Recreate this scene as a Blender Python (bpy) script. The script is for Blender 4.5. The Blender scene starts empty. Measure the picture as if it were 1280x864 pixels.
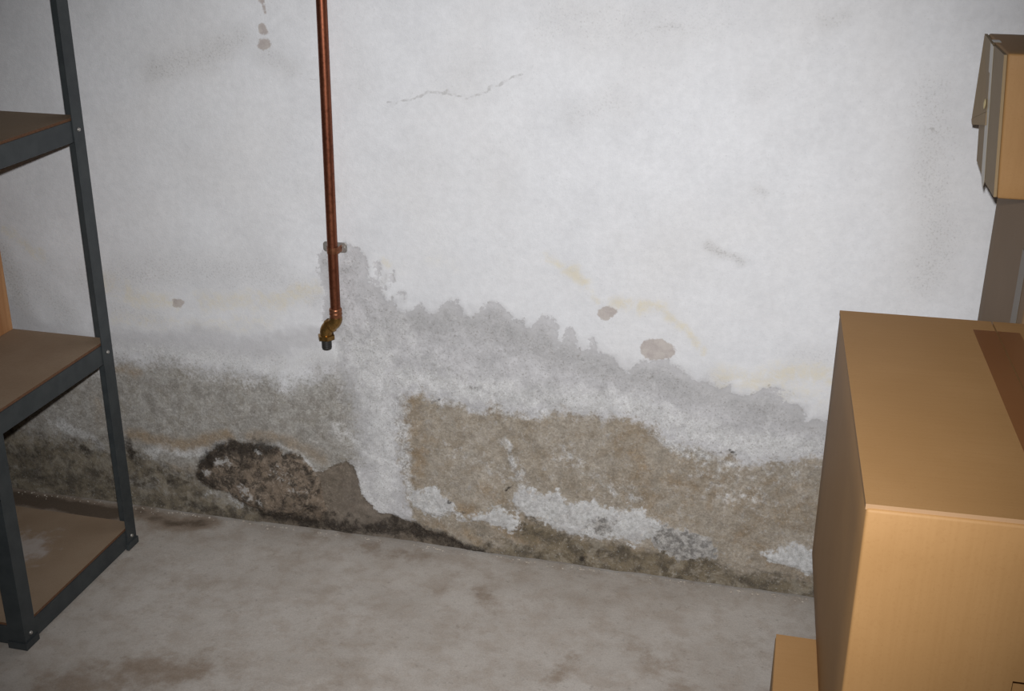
import bpy, bmesh, math, random
import numpy as np
from mathutils import Matrix, Vector

random.seed(7)
scene = bpy.context.scene
COL = scene.collection

# ------------------------------------------------------------------ camera
cam_data = bpy.data.cameras.new('camera')
cam_data.sensor_width = 36.0
cam_data.lens = 1491.76 / 1280.0 * 36.0
cam_data.clip_start = 0.02
cam = bpy.data.objects.new('camera', cam_data)
COL.objects.link(cam)
YAW, PITCH, ROLL = -0.2374, 0.3842, 0.0068
fw = Vector((math.sin(YAW) * math.cos(PITCH), math.cos(YAW) * math.cos(PITCH), -math.sin(PITCH)))
rt = Vector((math.cos(YAW), -math.sin(YAW), 0.0))
up = rt.cross(fw)
r2 = rt * math.cos(ROLL) + up * math.sin(ROLL)
u2 = up * math.cos(ROLL) - rt * math.sin(ROLL)
CAM_LOC = Vector((0.0, -2.1488, 1.3832))
cam.matrix_world = Matrix(((r2.x, u2.x, -fw.x, CAM_LOC.x), (r2.y, u2.y, -fw.y, CAM_LOC.y), (r2.z, u2.z, -fw.z, CAM_LOC.z), (0, 0, 0, 1)))
scene.camera = cam

# ------------------------------------------------------------------ world, flash, exposure
world = bpy.data.worlds.new('world')
scene.world = world
world.use_nodes = True
world.node_tree.nodes['Background'].inputs[0].default_value = (0.9, 0.95, 1.0, 1)
world.node_tree.nodes['Background'].inputs[1].default_value = 0.01

# the compact camera's own flash: just above the lens
fl = bpy.data.lights.new('camera_flash', 'SPOT')
fl.energy = 188.0
fl.color = (1.0, 0.985, 0.97)
fl.spot_size = math.radians(71)
fl.spot_blend = 1.0
fl.shadow_soft_size = 0.012
flash = bpy.data.objects.new('camera_flash', fl)
COL.objects.link(flash)
flash.location = CAM_LOC + u2 * 0.060 - r2 * 0.004 + fw * 0.02
flash.rotation_euler = cam.matrix_world.to_euler()

scene.view_settings.view_transform = 'Standard'
scene.view_settings.look = 'None'
scene.view_settings.exposure = 0.0
scene.view_settings.gamma = 1.0
scene.view_settings.use_curve_mapping = False

# ------------------------------------------------------------------ mapped stains and one painted floor shadow (metres on the wall: x, z; on the floor: x, y)
STAIN_AREAS = {
  'grey': [
    [(-0.8927,0.3824),(-0.897,0.4365),(-0.9127,0.4743),(-0.9252,0.5051),(-0.9233,0.5369),(-0.9182,0.5653),(-0.9252,0.5958),(-0.9324,0.6208),(-0.9296,0.6398),(-0.9132,0.6547),(-0.8953,0.6662),(-0.8643,0.6721),(-0.8373,0.6675),(-0.8245,0.6501),(-0.824,0.6215),(-0.8267,0.5975),(-0.8132,0.5919),(-0.7965,0.5831),(-0.7871,0.5599),(-0.7636,0.5483),(-0.7452,0.5362),(-0.7264,0.5432),(-0.7125,0.5565),(-0.6977,0.5425),(-0.6776,0.5375),(-0.6654,0.5609),(-0.6553,0.5686),(-0.6355,0.5569),(-0.6157,0.54),(-0.5958,0.5419),(-0.5841,0.5651),(-0.5709,0.5781),(-0.5497,0.5784),(-0.535,0.5663),(-0.5186,0.551),(-0.5005,0.5307),(-0.4842,0.5306),(-0.4682,0.5457),(-0.4555,0.5536),(-0.4394,0.5535),(-0.4294,0.5376),(-0.4339,0.5186),(-0.4209,0.5131),(-0.4117,0.5326),(-0.399,0.5389),(-0.389,0.5231),(-0.3901,0.5026),(-0.377,0.4938),(-0.363,0.5054),(-0.3555,0.5197),(-0.3485,0.5001),(-0.3322,0.4899),(-0.3162,0.4865),(-0.3029,0.4709),(-0.2835,0.461),(-0.2747,0.4756),(-0.2533,0.4897),(-0.2314,0.4886),(-0.2064,0.4879),(-0.19,0.4728),(-0.1756,0.4642),(-0.158,0.4559),(-0.1396,0.458),(-0.1297,0.4472),(-0.1049,0.4449),(-0.0857,0.4335),(-0.0549,0.4302),(-0.0319,0.4463),(-0.0111,0.4504),(0.0093,0.4409),(0.0337,0.4201),(0.0653,0.4035),(0.096,0.3953),(0.1404,0.3956),(0.1929,-0.0886),(-0.9623,-0.0778),(-0.9054,0.1339),(-0.8921,0.2518)],
    [(-0.7934,0.6275),(-0.7967,0.6211),(-0.8001,0.613),(-0.8042,0.6116),(-0.8078,0.6185),(-0.8077,0.6263),(-0.8072,0.6359),(-0.8029,0.6392),(-0.7987,0.6442),(-0.7959,0.6355)],
    [(-0.7987,0.6),(-0.8016,0.5962),(-0.8078,0.5937),(-0.8149,0.5927),(-0.8184,0.5951),(-0.8184,0.6007),(-0.8152,0.6035),(-0.8072,0.6058),(-0.8006,0.6037)],
    [(-0.7655,0.6096),(-0.7666,0.5992),(-0.7696,0.5933),(-0.7736,0.5943),(-0.7759,0.6042),(-0.7743,0.6133),(-0.7724,0.6218),(-0.7686,0.6249),(-0.7658,0.6219)],
    [(-0.7605,0.5538),(-0.7632,0.5445),(-0.7675,0.5381),(-0.7708,0.5377),(-0.7741,0.5422),(-0.7753,0.5524),(-0.7731,0.5624),(-0.7701,0.5687),(-0.7657,0.5694),(-0.763,0.5606)],
    [(-0.7378,0.573),(-0.74,0.5697),(-0.7459,0.5683),(-0.7521,0.5678),(-0.7569,0.5696),(-0.7569,0.5731),(-0.753,0.5763),(-0.7458,0.5777),(-0.7398,0.5767)],
    [(-0.4972,0.5412),(-0.4997,0.5366),(-0.5042,0.5343),(-0.5091,0.5338),(-0.5124,0.5374),(-0.5125,0.5422),(-0.5092,0.5452),(-0.5042,0.5487),(-0.4995,0.5446)],
    [(-0.3522,0.5217),(-0.3533,0.5154),(-0.3571,0.511),(-0.3616,0.5138),(-0.3647,0.5177),(-0.3663,0.5236),(-0.3614,0.528),(-0.3577,0.5277),(-0.3533,0.5267)],
    [(-0.7776,0.5848),(-0.78,0.5801),(-0.7849,0.5769),(-0.7913,0.5774),(-0.794,0.5812),(-0.795,0.5857),(-0.7906,0.5887),(-0.7847,0.592),(-0.7791,0.5893)],
    [(-0.3938,0.5327),(-0.3967,0.5273),(-0.4019,0.5239),(-0.4089,0.5234),(-0.4129,0.5285),(-0.4111,0.534),(-0.4086,0.5377),(-0.4022,0.539),(-0.3951,0.5374)],
    [(-0.0868,0.4418),(-0.0894,0.4384),(-0.095,0.4338),(-0.1016,0.435),(-0.1059,0.4373),(-0.106,0.4419),(-0.1014,0.4455),(-0.0961,0.4477),(-0.0904,0.4466)],
    [(0.0113,0.4512),(0.0099,0.4474),(0.001,0.4448),(-0.008,0.4434),(-0.0161,0.4458),(-0.0139,0.451),(-0.0104,0.4541),(0.0,0.4562),(0.0081,0.4553)],
    [(-0.6321,0.564),(-0.6334,0.5604),(-0.6388,0.5589),(-0.644,0.5598),(-0.6459,0.5627),(-0.6434,0.5665),(-0.6386,0.5689),(-0.6346,0.5678)],
  ],
  'brown': [
    [(-0.751,0.3397),(-0.7382,0.3558),(-0.7154,0.362),(-0.6897,0.3504),(-0.662,0.3481),(-0.6345,0.3495),(-0.6072,0.3327),(-0.5798,0.3341),(-0.5594,0.351),(-0.5459,0.3507),(-0.5324,0.3397),(-0.5105,0.3477),(-0.4853,0.3398),(-0.4586,0.3412),(-0.4355,0.3529),(-0.4125,0.3592),(-0.3925,0.3491),(-0.3535,0.3573),(-0.327,0.3444),(-0.3015,0.3564),(-0.2725,0.3563),(-0.2465,0.3488),(-0.2204,0.3379),(-0.2034,0.3187),(-0.1742,0.3099),(-0.1387,0.3002),(-0.1102,0.2985),(-0.082,0.2986),(-0.0525,0.2811),(-0.0235,0.2884),(-0.0005,0.2914),(0.036,0.2962),(0.0673,0.3038),(0.1046,0.3104),(0.1786,0.3183),(0.2283,-0.1217),(-0.8296,-0.0988),(-0.769,0.0337),(-0.7427,0.0575),(-0.7523,0.1057),(-0.7509,0.1547),(-0.7639,0.2012),(-0.7658,0.2579),(-0.7572,0.3057)],
  ],
  'leftgrey': [
    [(-2.1615,0.2438),(-1.7193,0.2961),(-1.5113,0.3226),(-1.4079,0.3549),(-1.3493,0.3555),(-1.2798,0.3742),(-1.2344,0.3527),(-1.1929,0.3496),(-1.1485,0.362),(-1.1027,0.352),(-1.0557,0.3609),(-1.0258,0.3418),(-0.9775,0.3509),(-0.9437,0.3695),(-0.9107,0.3805),(-0.883,0.3615),(-0.8675,0.3113),(-0.8637,0.2363),(-0.8701,0.1777),(-0.8905,0.1359),(-0.9623,-0.0778),(-2.2653,-0.1866)],
  ],
  'crust': [
    [(-0.5176,0.1443),(-0.5039,0.1691),(-0.4833,0.17),(-0.4627,0.1653),(-0.4388,0.1667),(-0.4116,0.1685),(-0.3943,0.1539),(-0.3739,0.1511),(-0.3504,0.1563),(-0.3371,0.16),(-0.3267,0.1483),(-0.3065,0.1455),(-0.2832,0.1469),(-0.2637,0.1572),(-0.2469,0.1502),(-0.2233,0.1405),(-0.2061,0.126),(-0.1795,0.1205),(-0.1533,0.1205),(-0.1267,0.1132),(-0.1032,0.1016),(-0.0888,0.0811),(-0.0859,0.0625),(-0.1099,0.0549),(-0.139,0.0485),(-0.1725,0.0567),(-0.196,0.0608),(-0.2135,0.0773),(-0.2337,0.082),(-0.2501,0.0756),(-0.2767,0.0716),(-0.3005,0.0758),(-0.3239,0.0684),(-0.3476,0.0648),(-0.365,0.0777),(-0.3921,0.0678),(-0.4164,0.0778),(-0.4408,0.0897),(-0.4686,0.0973),(-0.4896,0.1136),(-0.5105,0.1261)],
    [(-0.7446,0.1205),(-0.7298,0.1343),(-0.7083,0.1333),(-0.6831,0.1368),(-0.6583,0.1247),(-0.6461,0.1069),(-0.6374,0.0886),(-0.6518,0.0806),(-0.6807,0.0745),(-0.7058,0.0787),(-0.7309,0.091),(-0.7451,0.1047)],
    [(-0.6357,0.0829),(-0.6054,0.0814),(-0.5805,0.0967),(-0.5629,0.1148),(-0.5384,0.1221),(-0.5174,0.1097),(-0.4998,0.0928),(-0.4961,0.0738),(-0.517,0.059),(-0.5382,0.0598),(-0.5629,0.0679),(-0.5877,0.0722),(-0.6233,0.0729)],
    [(-0.0019,0.0831),(0.0191,0.0976),(0.0351,0.0963),(0.0525,0.1139),(0.0708,0.1204),(0.0904,0.1122),(0.1245,0.1137),(0.1297,0.0623),(0.091,0.0561),(0.0669,0.0598),(0.044,0.0676),(0.0214,0.0716)],
  ],
  'greycrust': [
    [(-0.2183,0.1071),(-0.196,0.1218),(-0.163,0.1191),(-0.1267,0.1132),(-0.1016,0.1018),(-0.087,0.0776),(-0.0859,0.0625),(-0.1177,0.0499),(-0.1555,0.0478),(-0.1793,0.0595),(-0.2065,0.0707)],
    [(-0.3525,0.1142),(-0.3258,0.1219),(-0.2987,0.1182),(-0.3046,0.0944),(-0.3345,0.0822),(-0.3519,0.0951)],
  ],
  'mold': [
    [(-1.2478,0.1081),(-1.2373,0.1337),(-1.2199,0.1521),(-1.2104,0.1692),(-1.1787,0.1772),(-1.1502,0.1947),(-1.1228,0.202),(-1.0967,0.1955),(-1.0708,0.187),(-1.0477,0.1919),(-1.0338,0.176),(-1.018,0.1859),(-0.9959,0.1809),(-0.9783,0.1636),(-0.9606,0.1462),(-0.9509,0.1198),(-0.9454,0.0847),(-0.9399,0.0492),(-0.9568,0.0183),(-1.0144,0.014),(-1.0795,0.021),(-1.1129,0.0409),(-1.1434,0.0489),(-1.1693,0.0658),(-1.2004,0.0697),(-1.2311,0.0778),(-1.2479,0.0877)],
  ],
  'taupe': [
    [(-0.9566,0.1507),(-0.9343,0.1497),(-0.9145,0.1719),(-0.8958,0.1783),(-0.878,0.165),(-0.8663,0.1392),(-0.8584,0.1087),(-0.8448,0.0828),(-0.8231,0.0699),(-0.7902,0.0606),(-0.7574,0.0554),(-0.7248,0.0442),(-0.6869,0.0298),(-0.6382,0.021),(-0.6149,0.0045),(-0.588,-0.0095),(-0.5522,-0.018),(-0.5883,-0.0807),(-1.159,-0.0871),(-1.0907,0.0277),(-0.9935,0.0416)],
  ],
  'spots': [
    [(-0.3092,0.5776),(-0.3158,0.5708),(-0.3204,0.5677),(-0.3301,0.5628),(-0.3395,0.5629),(-0.3487,0.5685),(-0.3479,0.5739),(-0.3485,0.58),(-0.3398,0.5856),(-0.3311,0.5905),(-0.3233,0.5901),(-0.3137,0.5846)],
    [(-0.2653,0.512),(-0.2581,0.5245),(-0.2429,0.531),(-0.2244,0.5329),(-0.2054,0.5248),(-0.1922,0.5095),(-0.2036,0.4932),(-0.2221,0.4896),(-0.244,0.4907),(-0.26,0.4991)],
    [(-1.2332,0.5135),(-1.2397,0.5079),(-1.248,0.5022),(-1.2571,0.5017),(-1.2643,0.5046),(-1.2642,0.5106),(-1.2641,0.5183),(-1.2551,0.5213),(-1.2462,0.5207),(-1.2372,0.5186)],
    [(-0.9959,1.0607),(-0.9999,1.0549),(-1.0043,1.053),(-1.0117,1.0489),(-1.0192,1.052),(-1.0251,1.0544),(-1.0265,1.0595),(-1.0215,1.0652),(-1.0169,1.0706),(-1.01,1.0707),(-1.0036,1.0695),(-0.9974,1.0651)],
    [(-1.0,1.0873),(-0.9997,1.0823),(-1.0062,1.0764),(-1.0111,1.0773),(-1.0161,1.0781),(-1.0181,1.0816),(-1.0199,1.0866),(-1.0169,1.0914),(-1.0152,1.0977),(-1.0095,1.0981),(-1.0054,1.0951),(-1.0024,1.0921)],
    [(-1.0115,1.1774),(-1.0017,1.1776),(-1.0029,1.1415),(-1.0,1.1153),(-1.0052,1.1122),(-1.0101,1.1325),(-1.0162,1.1381)],
  ],
}
STAIN_STROKES = {
  'white': [
    ([(-0.8111,0.472),(-0.8037,0.3922),(-0.8013,0.263),(-0.7982,0.1484),(-0.8152,0.083)],0.0336,0.7),
    ([(-0.8606,0.4581),(-0.8347,0.4069),(-0.82,0.3354)],0.0302,0.6),
    ([(-0.758,0.3971),(-0.5865,0.3838),(-0.4196,0.3815),(-0.2579,0.3861),(-0.1447,0.3436),(-0.034,0.3223),(0.1016,0.3395)],0.0252,0.75),
    ([(-1.4031,0.3916),(-1.268,0.3943),(-1.1367,0.3894),(-1.0265,0.3826),(-0.9337,0.4182),(-0.8881,0.4374)],0.0202,0.55),
    ([(-1.3692,0.1247),(-1.3249,0.1627),(-1.2744,0.1551),(-1.2222,0.1677)],0.0118,0.85),
    ([(-1.1338,0.2065),(-1.0492,0.1976),(-0.999,0.1903),(-0.9637,0.1576),(-0.942,0.1448)],0.005,0.6),
    ([(-1.2104,0.1692),(-1.1637,0.1929)],0.0067,0.6),
    ([(-1.5836,0.1913),(-1.5532,0.1747),(-1.5222,0.1623),(-1.4806,0.139)],0.0134,0.75),
    ([(-1.6637,0.1571),(-1.6628,0.1242)],0.0067,0.6),
    ([(-1.5145,0.1306),(-1.4893,0.105)],0.0084,0.7),
    ([(-0.8711,0.1542),(-0.8497,0.098),(-0.8265,0.0774)],0.0134,0.75),
    ([(-0.5319,0.2313),(-0.5181,0.2144),(-0.5007,0.1885),(-0.4971,0.1776)],0.0101,0.5),
    ([(-1.6121,0.194),(-1.5811,0.1262),(-1.5435,0.1)],0.0101,0.4),
    ([(-0.7542,0.5215),(-0.7218,0.4546),(-0.6543,0.4085),(-0.5527,0.4019)],0.0269,0.35),
    ([(-0.9068,0.25),(-0.8536,0.2184),(-0.8187,0.1844)],0.0235,0.5),
    ([(-1.7324,0.0755),(-1.6804,0.0294)],0.0084,0.3),
  ],
  'fleck': [
    ([(-1.1918,0.1397),(-1.1699,0.1465)],0.0084,0.8),
    ([(-1.2215,0.1156),(-1.2161,0.1103)],0.0076,0.85),
    ([(-1.138,0.0904),(-1.1224,0.0682)],0.0101,0.6),
    ([(-1.2299,0.0492),(-1.2193,0.0568)],0.005,0.5),
    ([(-1.3521,0.0654),(-1.3464,0.0621)],0.0059,0.6),
    ([(-1.1011,0.1871),(-1.0867,0.1771)],0.0067,0.4),
    ([(-1.0538,0.1339),(-0.9998,0.0912)],0.0235,0.3),
    ([(-1.1625,0.0545),(-1.1481,0.0401)],0.0084,0.5),
    ([(-1.1034,0.0627),(-1.0887,0.0525)],0.0067,0.5),
  ],
  'soft': [
    ([(-0.9261,0.3934),(-0.8828,0.3652),(-0.8593,0.2936),(-0.8581,0.1986)],0.0336,0.95),
    ([(-1.7111,0.4579),(-1.6544,0.4348),(-1.579,0.4041),(-1.4816,0.3911)],0.0336,0.95),
    ([(-1.4399,0.4086),(-1.3239,0.4072),(-1.2076,0.4302),(-1.078,0.4287),(-0.9401,0.4608)],0.0286,1.0),
    ([(-1.417,0.3597),(-1.2336,0.3603),(-1.065,0.3599)],0.0168,0.8),
    ([(-0.7715,0.5164),(-0.6525,0.5313),(-0.5529,0.5238),(-0.3895,0.4805),(-0.2609,0.4515),(-0.103,0.4179),(0.0965,0.3903)],0.0336,0.75),
    ([(-0.913,0.6276),(-0.9257,0.5576),(-0.9229,0.4518)],0.0269,0.4),
    ([(-1.4927,0.4504),(-1.4737,0.3767)],0.0202,0.4),
    ([(-0.8036,0.5773),(-0.7534,0.5475)],0.0202,0.5),
  ],
  'salt': [
    ([(-0.7597,0.3423),(-0.7589,0.2494),(-0.7509,0.1547),(-0.7443,0.1323)],0.0168,0.65),
    ([(-0.5355,0.268),(-0.5181,0.2144),(-0.4971,0.1776)],0.0134,0.6),
    ([(-0.681,0.3514),(-0.5866,0.3387),(-0.452,0.3456)],0.0118,0.45),
    ([(-0.2198,0.3255),(-0.1575,0.296),(-0.0698,0.2824)],0.0134,0.6),
    ([(-0.434,0.2716),(-0.3494,0.2274)],0.0269,0.3),
    ([(-0.0881,0.2078),(-0.0092,0.2097)],0.0302,0.35),
    ([(-0.1391,0.2553),(0.0634,0.2645)],0.0235,0.3),
    ([(-0.6566,0.2434),(-0.5525,0.2004)],0.0336,0.25),
    ([(-0.3316,0.1927),(-0.2481,0.1763)],0.0202,0.4),
  ],
  'black': [
    ([(-0.7104,0.4292),(-0.6779,0.4238)],0.0059,0.4),
    ([(-0.6541,0.4228),(-0.6337,0.4143)],0.005,0.35),
    ([(-0.6067,0.3959),(-0.5831,0.3878)],0.005,0.35),
    ([(-0.7903,0.5665),(-0.7803,0.5606)],0.005,0.3),
    ([(-1.2215,0.1358),(-1.2076,0.1576),(-1.1656,0.173),(-1.1355,0.1866),(-1.0968,0.1935),(-1.0634,0.184)],0.0168,1),
    ([(-1.1359,0.1827),(-1.1147,0.1616),(-1.1303,0.1357)],0.0134,0.6),
    ([(-1.2418,0.1089),(-1.2299,0.0902),(-1.2028,0.0857)],0.0151,0.9),
    ([(-1.1929,0.087),(-1.1664,0.0987)],0.0101,0.5),
    ([(-1.1314,0.1674),(-1.1402,0.1324),(-1.133,0.1032)],0.0084,0.6),
    ([(-1.0379,0.1716),(-1.0182,0.1839)],0.0084,0.7),
    ([(-0.9862,0.1566),(-0.9643,0.116),(-0.9579,0.097)],0.0059,0.55),
    ([(-1.1535,0.068),(-1.1395,0.0495),(-1.1097,0.0332)],0.0101,0.45),
    ([(-1.109,0.0415),(-1.0613,0.0319),(-0.9841,0.0388)],0.0168,0.55),
    ([(-1.0907,0.0277),(-0.9665,0.0148),(-0.8812,0.0171),(-0.8061,0.0282),(-0.7326,0.025),(-0.6599,0.0158),(-0.579,-0.0081)],0.0168,0.9),
    ([(-0.787,0.0471),(-0.7323,0.0351),(-0.6598,0.0218)],0.0151,0.85),
    ([(-1.0501,0.0539),(-0.9736,0.0545),(-0.9366,0.0396)],0.0168,0.5),
    ([(-1.4455,0.0653),(-1.3854,0.0568)],0.0168,0.4),
    ([(-1.3981,0.1189),(-1.3711,0.0917)],0.0134,0.45),
    ([(-0.8987,0.045),(-0.8056,0.0444)],0.0101,0.35),
    ([(-1.4126,0.1638),(-1.4065,0.1321)],0.0134,0.8),
    ([(-1.3477,0.103),(-1.3185,0.0782),(-1.2708,0.0765)],0.0067,0.6),
    ([(-1.2684,0.0231),(-1.2256,0.0125),(-1.1514,0.0024)],0.0101,0.55),
    ([(-1.3473,0.0371),(-1.2975,0.0315)],0.0134,0.3),
    ([(-1.7497,0.0627),(-1.6932,0.0806),(-1.6376,0.0983)],0.0269,0.45),
    ([(-1.6804,0.0294),(-1.5531,0.034),(-1.4774,0.0568)],0.0235,0.4),
    ([(-1.5396,0.1274),(-1.524,0.1211)],0.0101,0.6),
    ([(-1.0903,0.0318),(-1.0789,0.0293)],0.0084,0.5),
    ([(-0.1413,0.2909),(-0.0949,0.304)],0.0017,0.5),
    ([(-0.3796,0.473),(-0.3732,0.472)],0.0027,0.5),
    ([(-0.5087,0.5401),(-0.5006,0.5375)],0.005,0.5),
    ([(-0.5333,0.1612),(-0.5246,0.1643)],0.0025,0.9),
    ([(-0.3634,0.0213),(-0.3531,0.0229)],0.0042,0.8),
    ([(-0.4756,0.1002),(-0.4685,0.0915)],0.0084,0.5),
    ([(-0.6267,0.0842),(-0.6124,0.0921)],0.0042,0.5),
    ([(-0.6532,0.1098),(-0.6479,0.1067)],0.0034,0.8),
    ([(-0.083,0.3126),(-0.0667,0.3041)],0.0025,0.7),
    ([(-0.6897,0.3467),(-0.6757,0.3575)],0.0025,0.6),
    ([(-0.5611,-0.0093),(-0.5166,-0.0124),(-0.411,-0.0119)],0.005,0.4),
  ],
  'olive': [
    ([(-1.9901,0.0096),(-1.7683,0.0176),(-1.555,0.021),(-1.3507,0.0073),(-1.1517,-0.0018),(-0.9958,0.0044)],0.047,1.1),
    ([(-1.7531,0.1044),(-1.6286,0.089),(-1.494,0.0858)],0.0605,1.0),
    ([(-1.4101,0.103),(-1.2651,0.0546)],0.0437,0.9),
    ([(-1.2049,0.0629),(-1.1301,0.022)],0.0202,0.5),
    ([(-0.5167,0.0076),(-0.3081,0.0083),(-0.1068,0.0091),(0.1191,0.0112)],0.0269,0.95),
    ([(-0.4821,0.0681),(-0.4123,0.0433),(-0.3091,0.0356),(-0.2078,0.0319),(-0.0921,0.0346)],0.0269,1.0),
    ([(-0.5701,0.0034),(-0.5167,0.0115)],0.0202,0.6),
    ([(-0.6233,0.065),(-0.5771,0.0461)],0.0202,0.4),
    ([(-0.4822,0.0759),(-0.3778,0.0427)],0.0202,0.4),
    ([(-0.9344,0.2466),(-0.8995,0.2126),(-0.889,0.1655)],0.0235,0.3),
  ],
  'tint': [
    ([(-1.4001,0.1834),(-1.3318,0.1719),(-1.2601,0.1789),(-1.1646,0.2046)],0.0168,0.8),
    ([(-1.1141,0.2148),(-1.0386,0.2145),(-0.9379,0.1845)],0.0168,0.6),
    ([(-0.7355,0.3268),(-0.7266,0.2628),(-0.7295,0.1479)],0.0336,0.5),
    ([(-0.2677,0.3196),(-0.2535,0.2218),(-0.2304,0.1507)],0.0403,0.45),
    ([(-0.1697,0.2331),(-0.0567,0.2121),(0.1024,0.1802)],0.0605,0.4),
    ([(-1.4485,0.3448),(-1.3709,0.3378)],0.0151,0.5),
    ([(-0.6231,0.0945),(-0.5788,0.0852)],0.0185,0.7),
    ([(-0.6864,0.0558),(-0.6057,0.0379),(-0.5522,0.0061)],0.0185,0.5),
    ([(-0.5874,0.1577),(-0.5437,0.1349)],0.0235,0.4),
    ([(-0.5171,0.0707),(-0.4119,0.0276),(-0.3087,0.024),(-0.1243,0.0238)],0.0336,0.8),
    ([(-0.0339,0.1233),(0.0866,0.0192)],0.037,0.45),
    ([(-1.2989,0.1115),(-1.2398,0.1092)],0.0168,0.5),
    ([(-1.1005,0.1476),(-1.0843,0.1098),(-1.0087,0.1)],0.0235,0.6),
    ([(-1.4802,0.2595),(-1.4783,0.2)],0.0168,0.4),
  ],
  'yellow': [
    ([(-0.4513,0.6808),(-0.4258,0.6668)],0.0101,0.55),
    ([(-0.4083,0.6553),(-0.3811,0.6366)],0.0118,0.95),
    ([(-0.381,0.6317),(-0.3455,0.5972)],0.005,0.6),
    ([(-0.3175,0.5998),(-0.2678,0.5979),(-0.2278,0.5984)],0.0134,0.85),
    ([(-0.2178,0.583),(-0.1738,0.561),(-0.1403,0.5149)],0.0084,0.8),
    ([(-0.0987,0.4658),(-0.0452,0.4617),(0.0058,0.4806),(0.042,0.4912),(0.0937,0.4902)],0.0218,0.75),
    ([(-0.0133,0.4417),(0.0987,0.4411)],0.0218,0.45),
    ([(-0.7842,0.6417),(-0.7777,0.6356)],0.0101,0.6),
    ([(-1.0248,0.531),(-0.9389,0.5703)],0.0202,0.65),
    ([(-1.43,0.5519),(-1.3489,0.5155),(-1.2645,0.5124)],0.0202,0.65),
    ([(-1.1987,0.5185),(-1.0511,0.5392)],0.0202,0.55),
    ([(-1.3942,0.4599),(-1.2042,0.4636),(-1.0365,0.4943)],0.0202,0.4),
    ([(-1.6466,0.6422),(-1.6225,0.6225),(-1.5658,0.5874)],0.0118,0.6),
    ([(-0.6837,0.6551),(-0.6344,0.6509)],0.0202,0.25),
    ([(-0.8515,0.653),(-0.7511,0.6244)],0.0235,0.2),
  ],
  'dirt': [
    ([(-1.2544,0.9966),(-1.1478,1.0259),(-1.0593,1.0747)],0.0218,0.5),
    ([(-1.0121,1.0436),(-0.9646,1.017)],0.0202,0.4),
    ([(-0.2638,1.1166),(-0.2219,1.1194)],0.0084,0.5),
    ([(-0.1469,0.7261),(-0.1165,0.7115),(-0.0864,0.7015)],0.0084,0.75),
    ([(-1.7026,0.6162),(-1.6552,0.547),(-1.6406,0.4927),(-1.6355,0.4271)],0.0269,1.1),
    ([(-1.598,0.5336),(-1.5298,0.4656)],0.0336,0.5),
    ([(-1.5523,0.574),(-1.4649,0.5086)],0.0202,0.3),
    ([(-1.4596,0.5456),(-1.2846,0.5823),(-1.0465,0.5991)],0.0403,0.45),
    ([(-1.0114,0.5935),(-0.9403,0.5476)],0.0235,0.4),
    ([(-1.4398,0.3802),(-1.4031,0.3612)],0.0151,1.0),
    ([(-1.3349,0.3948),(-1.2735,0.3787)],0.0151,0.7),
    ([(-1.2303,0.3926),(-1.116,0.4138)],0.0202,0.5),
    ([(-1.0696,0.4186),(-1.0215,0.4016)],0.0151,0.6),
    ([(-1.5821,0.3847),(-1.5053,0.3638)],0.0235,0.7),
    ([(-1.41,0.4861),(-1.2976,0.4692)],0.0235,0.4),
    ([(-1.436,0.4372),(-1.4213,0.401)],0.0134,0.7),
    ([(-0.8326,1.0597),(-0.8199,0.9858)],0.0235,0.22),
    ([(-0.6459,0.9911),(-0.5687,1.0701)],0.042,0.2),
    ([(-0.4022,0.9548),(-0.3293,0.9803)],0.0302,0.3),
    ([(-0.4502,1.1169),(-0.1543,1.1407)],0.0504,0.28),
    ([(0.0204,1.1399),(0.059,1.1478)],0.0134,0.35),
    ([(-0.0758,1.0141),(-0.0497,1.0292)],0.0235,0.25),
    ([(0.2108,1.0211),(0.2244,0.9673),(0.2205,0.8974),(0.2574,0.7702),(0.246,0.7021)],0.037,0.42),
    ([(-0.0681,0.8349),(-0.0535,0.83)],0.0084,0.45),
    ([(0.038,0.5334),(0.0831,0.5218)],0.0235,0.35),
    ([(-0.7852,0.613),(-0.8032,0.5859),(-0.7902,0.57)],0.0067,0.7),
    ([(-0.7526,0.5734),(-0.7444,0.5656)],0.0067,0.6),
    ([(-0.9083,0.8576),(-0.88,0.7632)],0.0168,0.15),
    ([(-0.1288,0.4575),(-0.0978,0.4525)],0.0168,0.5),
    ([(-0.1993,0.4718),(-0.1677,0.4617)],0.0134,0.4),
    ([(0.0087,0.4476),(0.0242,0.4426)],0.0101,0.55),
    ([(-0.7052,0.4297),(-0.6541,0.4174)],0.0168,0.45),
    ([(-0.5197,0.4756),(-0.4374,0.4496)],0.0202,0.3),
  ],
  'crack': [
    ([(-0.9888,1.0235),(-0.9455,1.0072),(-0.9004,0.9957),(-0.8599,0.993)],0.0027,0.7),
    ([(-0.7648,0.9614),(-0.693,0.9784),(-0.6459,0.9896),(-0.6072,0.9826),(-0.5764,0.9885),(-0.5383,1.0094),(-0.5052,1.0239)],0.003,1),
    ([(-0.4332,1.0041),(-0.4469,0.945),(-0.4767,0.9136)],0.0025,0.35),
    ([(0.0066,1.1461),(0.0284,1.127),(0.0655,1.148)],0.0027,0.6),
    ([(-0.2415,1.1201),(-0.2274,1.1165)],0.004,0.8),
    ([(-0.1392,0.7205),(-0.0849,0.7016)],0.003,0.9),
    ([(0.2192,0.967),(0.2276,0.9633)],0.0037,1),
    ([(-0.652,0.5656),(-0.6436,0.5714)],0.0025,1),
    ([(-0.6107,0.5388),(-0.5991,0.5416)],0.002,0.8),
    ([(-0.1267,0.4492),(-0.1047,0.4415)],0.0022,0.9),
    ([(-0.0562,0.447),(-0.0466,0.4413)],0.0025,1),
    ([(-0.1758,0.4676),(-0.1708,0.4613)],0.0034,1),
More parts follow.
